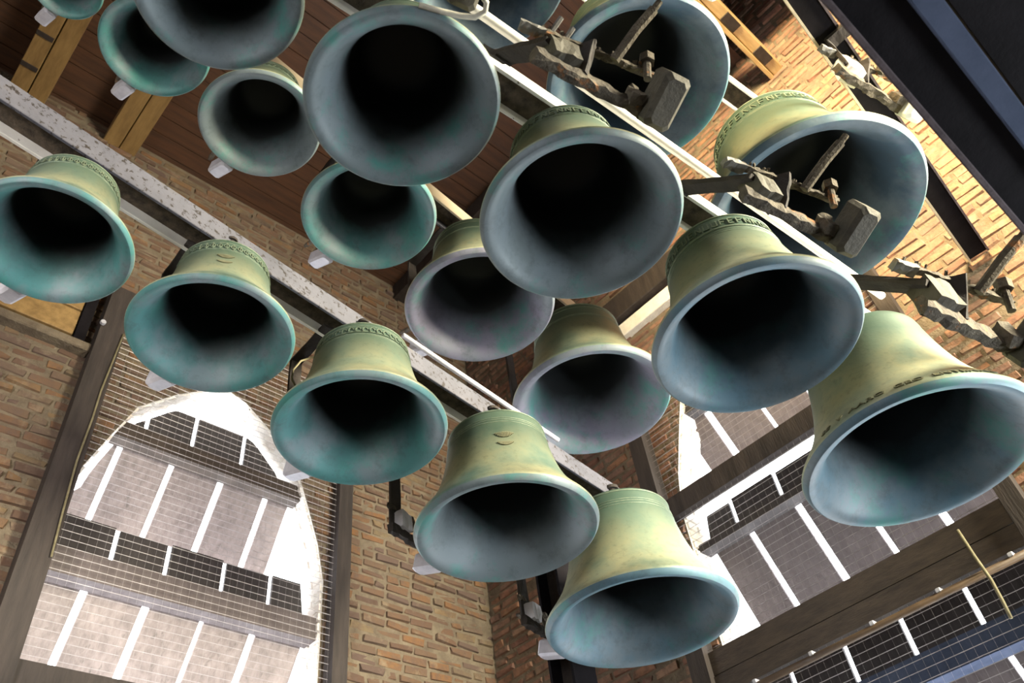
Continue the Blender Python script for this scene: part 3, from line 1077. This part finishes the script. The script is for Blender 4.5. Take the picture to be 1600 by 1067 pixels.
hammer('c2', 'crusted rusty hammer with a looped cable at the top edge behind the big round bell', -1, M['iron'], M['rust'], .85)
hammer('c3', 'rusty hammer whose broad iron block stands before the dark blue upper bell', -1, M['iron'], M['rust'], .95)
hammer('c4', 'long rusty hammer with an olive grey block across the mouth of the largest bell', -1, M['iron'], M['rust'])
hammer('c5', 'rusty hammer at the right edge above the pale green lettered bell', -1, M['iron'], M['rust'], 1.3)
hammer('d2', 'hammer with a pale head at the top edge above the dark blue upper bell', -1, M['zinc'], M['rust'], 1.1)
hammer('d3', 'dusty hammer with a pale rounded head between the largest bell and the black girder', -1, M['beam_light'], M['rust'], 1.25)
for key, lab in (('a1', 'pale hammer head under the teal bell at the left edge'),
                 ('a2', 'pale hammer head peeping out under the leaf frieze bell beside the left window'),
                 ('a3', 'thin pale hammer behind the turquoise patched bell at the window arch'),
                 ('a4', 'grey hammer with dark arms left of the bell over the wall corner'),
                 ('a5', 'grey hammer with dark arms left of the lowest bell'),
                 ('b0', 'small pale hammer head below the smallest bell in the upper left corner'),
                 ('b1', 'pale hammer head beside the ochre joist under the half hidden teal bell'),
                 ('b2', 'pale hammer head under the pale rimmed grey green bell'),
                 ('b3', 'pale hammer head resting over the speckled beam under the mottled grey bell'),
                 ('b4', 'small pale hammer tip left of the lavender grey bell'),
                 ('b5', 'hammer with rusty links left of the bell with the broad lavender lip')):
    hammer(key, lab, 1, M['zinc'], M['plate'] if key[0] == 'a' else M['iron'], min(1.0, .45 + BELLS[key][1] * .7))

# ------------------------------------------------------------------ timber
for xj, lab in ((-.36, 'orange ochre joist with dark notches at the upper left corner'), (.37, 'double ochre joist under the ceiling, left of the pale rimmed bell'),
                (3.25, 'dark joist under the ceiling above the wall corner')):
    j = thing('ceiling_joist', lab, 'joist', (xj, YC, ZC - .20))
    mt = M['wood_ochre'] if xj < 3 else M['wood_dark']
    MB().box(0, .125, 0, YA - YC, 0, .20, bev=.004).build('board', mt, j)
    MB().box(.133, .26, 0, YA - YC, .01, .20, bev=.004).build('board', mt, j)
    if xj < 0:
        for i in range(9):
            yy = 5.0 + i * .30
            if yy < YA - YC:
                MB().box(.0, .12, yy, yy + .04, -.006, .01).build('notch_block', M['wood_dark'], j)  # dark block stands in for the shade in a notch
tb = thing('ceiling_timber', 'pale ochre timber with square dark notches at the top right', 'timber', (1.2, .40, 5.98))
LT = XB - 1.2
MB().box(0, LT, .0, .085, .02, .22, bev=.004).build('board', M['wood_ochre_x'], tb)
MB().box(0, LT, .09, .125, 0, .22, bev=.004).build('batten', M['wood_ochre_x'], tb)
for i in range(7):
    xx = LT - .30 - i * .42
    MB().box(xx, xx + .16, .003, .082, .008, .03).build('notch_block', M['wood_dark'], tb)  # dark block stands in for a shadow on the timber

ht_ = thing('wooden_hatch', 'ochre board hatch set in the left brick wall under the teal bell', 'hatch', (-.75, YA - .075, 4.14))
MB().box(0, 1.42, 0, .03, 0, .21, bev=.004).build('board', M['wood_ochre'], ht_)
MB().box(0, 1.42, -.012, .03, .216, .42, bev=.004).build('board', M['wood_ochre'], ht_)
MB().box(0, 1.42, 0, .03, .426, .66, bev=.004).build('board', M['wood_ochre'], ht_)
MB().box(1.43, 1.50, .0, .03, -.04, .70, bev=.003).build('edge_strip', M['girder_dark'], ht_)  # black strip stands in for the shadow gap beside the hatch
lg = MB().box(-1.6, .80, YA - .085, YA + .02, 4.05, 4.115, bev=.008).build('trim_1', M['mortar'])
struct(lg, 'projecting brick sill under the wooden hatch')
lg = MB().box(XB - .07, XB + .02, 1.95, 2.72, 4.64, 4.77, bev=.006).build('trim_2', M['mortar_w'])  # white ledge stands in for a strip of bright light
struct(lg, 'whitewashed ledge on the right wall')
tag(MB().box(XB - .12, XB + .02, 1.3, 3.05, 4.80, 5.03, bev=.006).build('wall_timber', M['wood_dark']), 'dark timber on the red brick wall above the whitewashed ledge', 'timber')

# ------------------------------------------------------------------ pipe, cords, cables, small things
pp = thing('pipe', 'brown pipe along the lower timber of the right window', 'pipe', (XB - .125, .66, 1.735))
MB().tube([(0, 0, 0), (0, 1.0, 0), (0, 1.85, 0)], .018, 10).build('tube', M['pipe'], pp, True)
for i in range(5):
    MB().box(-.02, .02, .16 + i * .36, .185 + i * .36, .008, .03, bev=.003).build('clip', M['zinc'], pp)  # pale block stands in for a glimpse of sky by the pipe
pts = [on_x(px, py, XB - .15) for px, py in ((1496, 828), (1522, 868), (1548, 905), (1566, 938), (1580, 966))]
tag(MB().tube(pts, .008, 6).build('cord', M['cord'], None, True), 'yellowed cord hanging in front of the right window timbers', 'cord')
pts = [on_y(px, py, YA - .14) for px, py in ((193, 522), (176, 565), (158, 610), (144, 655), (120, 720), (98, 800), (80, 870))]
tag(MB().tube(pts, .006, 6).build('cord', M['cord'], None, True), 'yellowed cord down the inner edge of the left window post', 'cord')
P2 = BELLS['c2'][0]
pts = [on_z(px, py, 1.655) for px, py in ((655, 8), (690, 18), (720, 25), (742, 27), (758, 18), (760, 4), (752, -8), (735, -20))]
tag(MB().tube(pts, .006, 8).build('cable', M['cable'], None, True), 'dusty pale cable looping beside the rim of the big round bell', 'cable')
pts = [on_y(px, py, 1.95) for px, py in ((492, 557), (470, 564), (458, 578), (456, 592), (462, 604))]
tag(MB().tube(pts, .004, 6).build('cable', M['cord'], None, True), 'thin wire loop left of the turquoise patched bell', 'cable')
for px, py, lab in ((160, 505, 'small bright bolt head near the top of the left window post'),):
    p = on_y(px, py, YA - .14)
    tag(MB().tube([p, p + Vector((0, -.02, 0))], .018, 8).build('bolt', M['zinc']), lab, 'bolt')
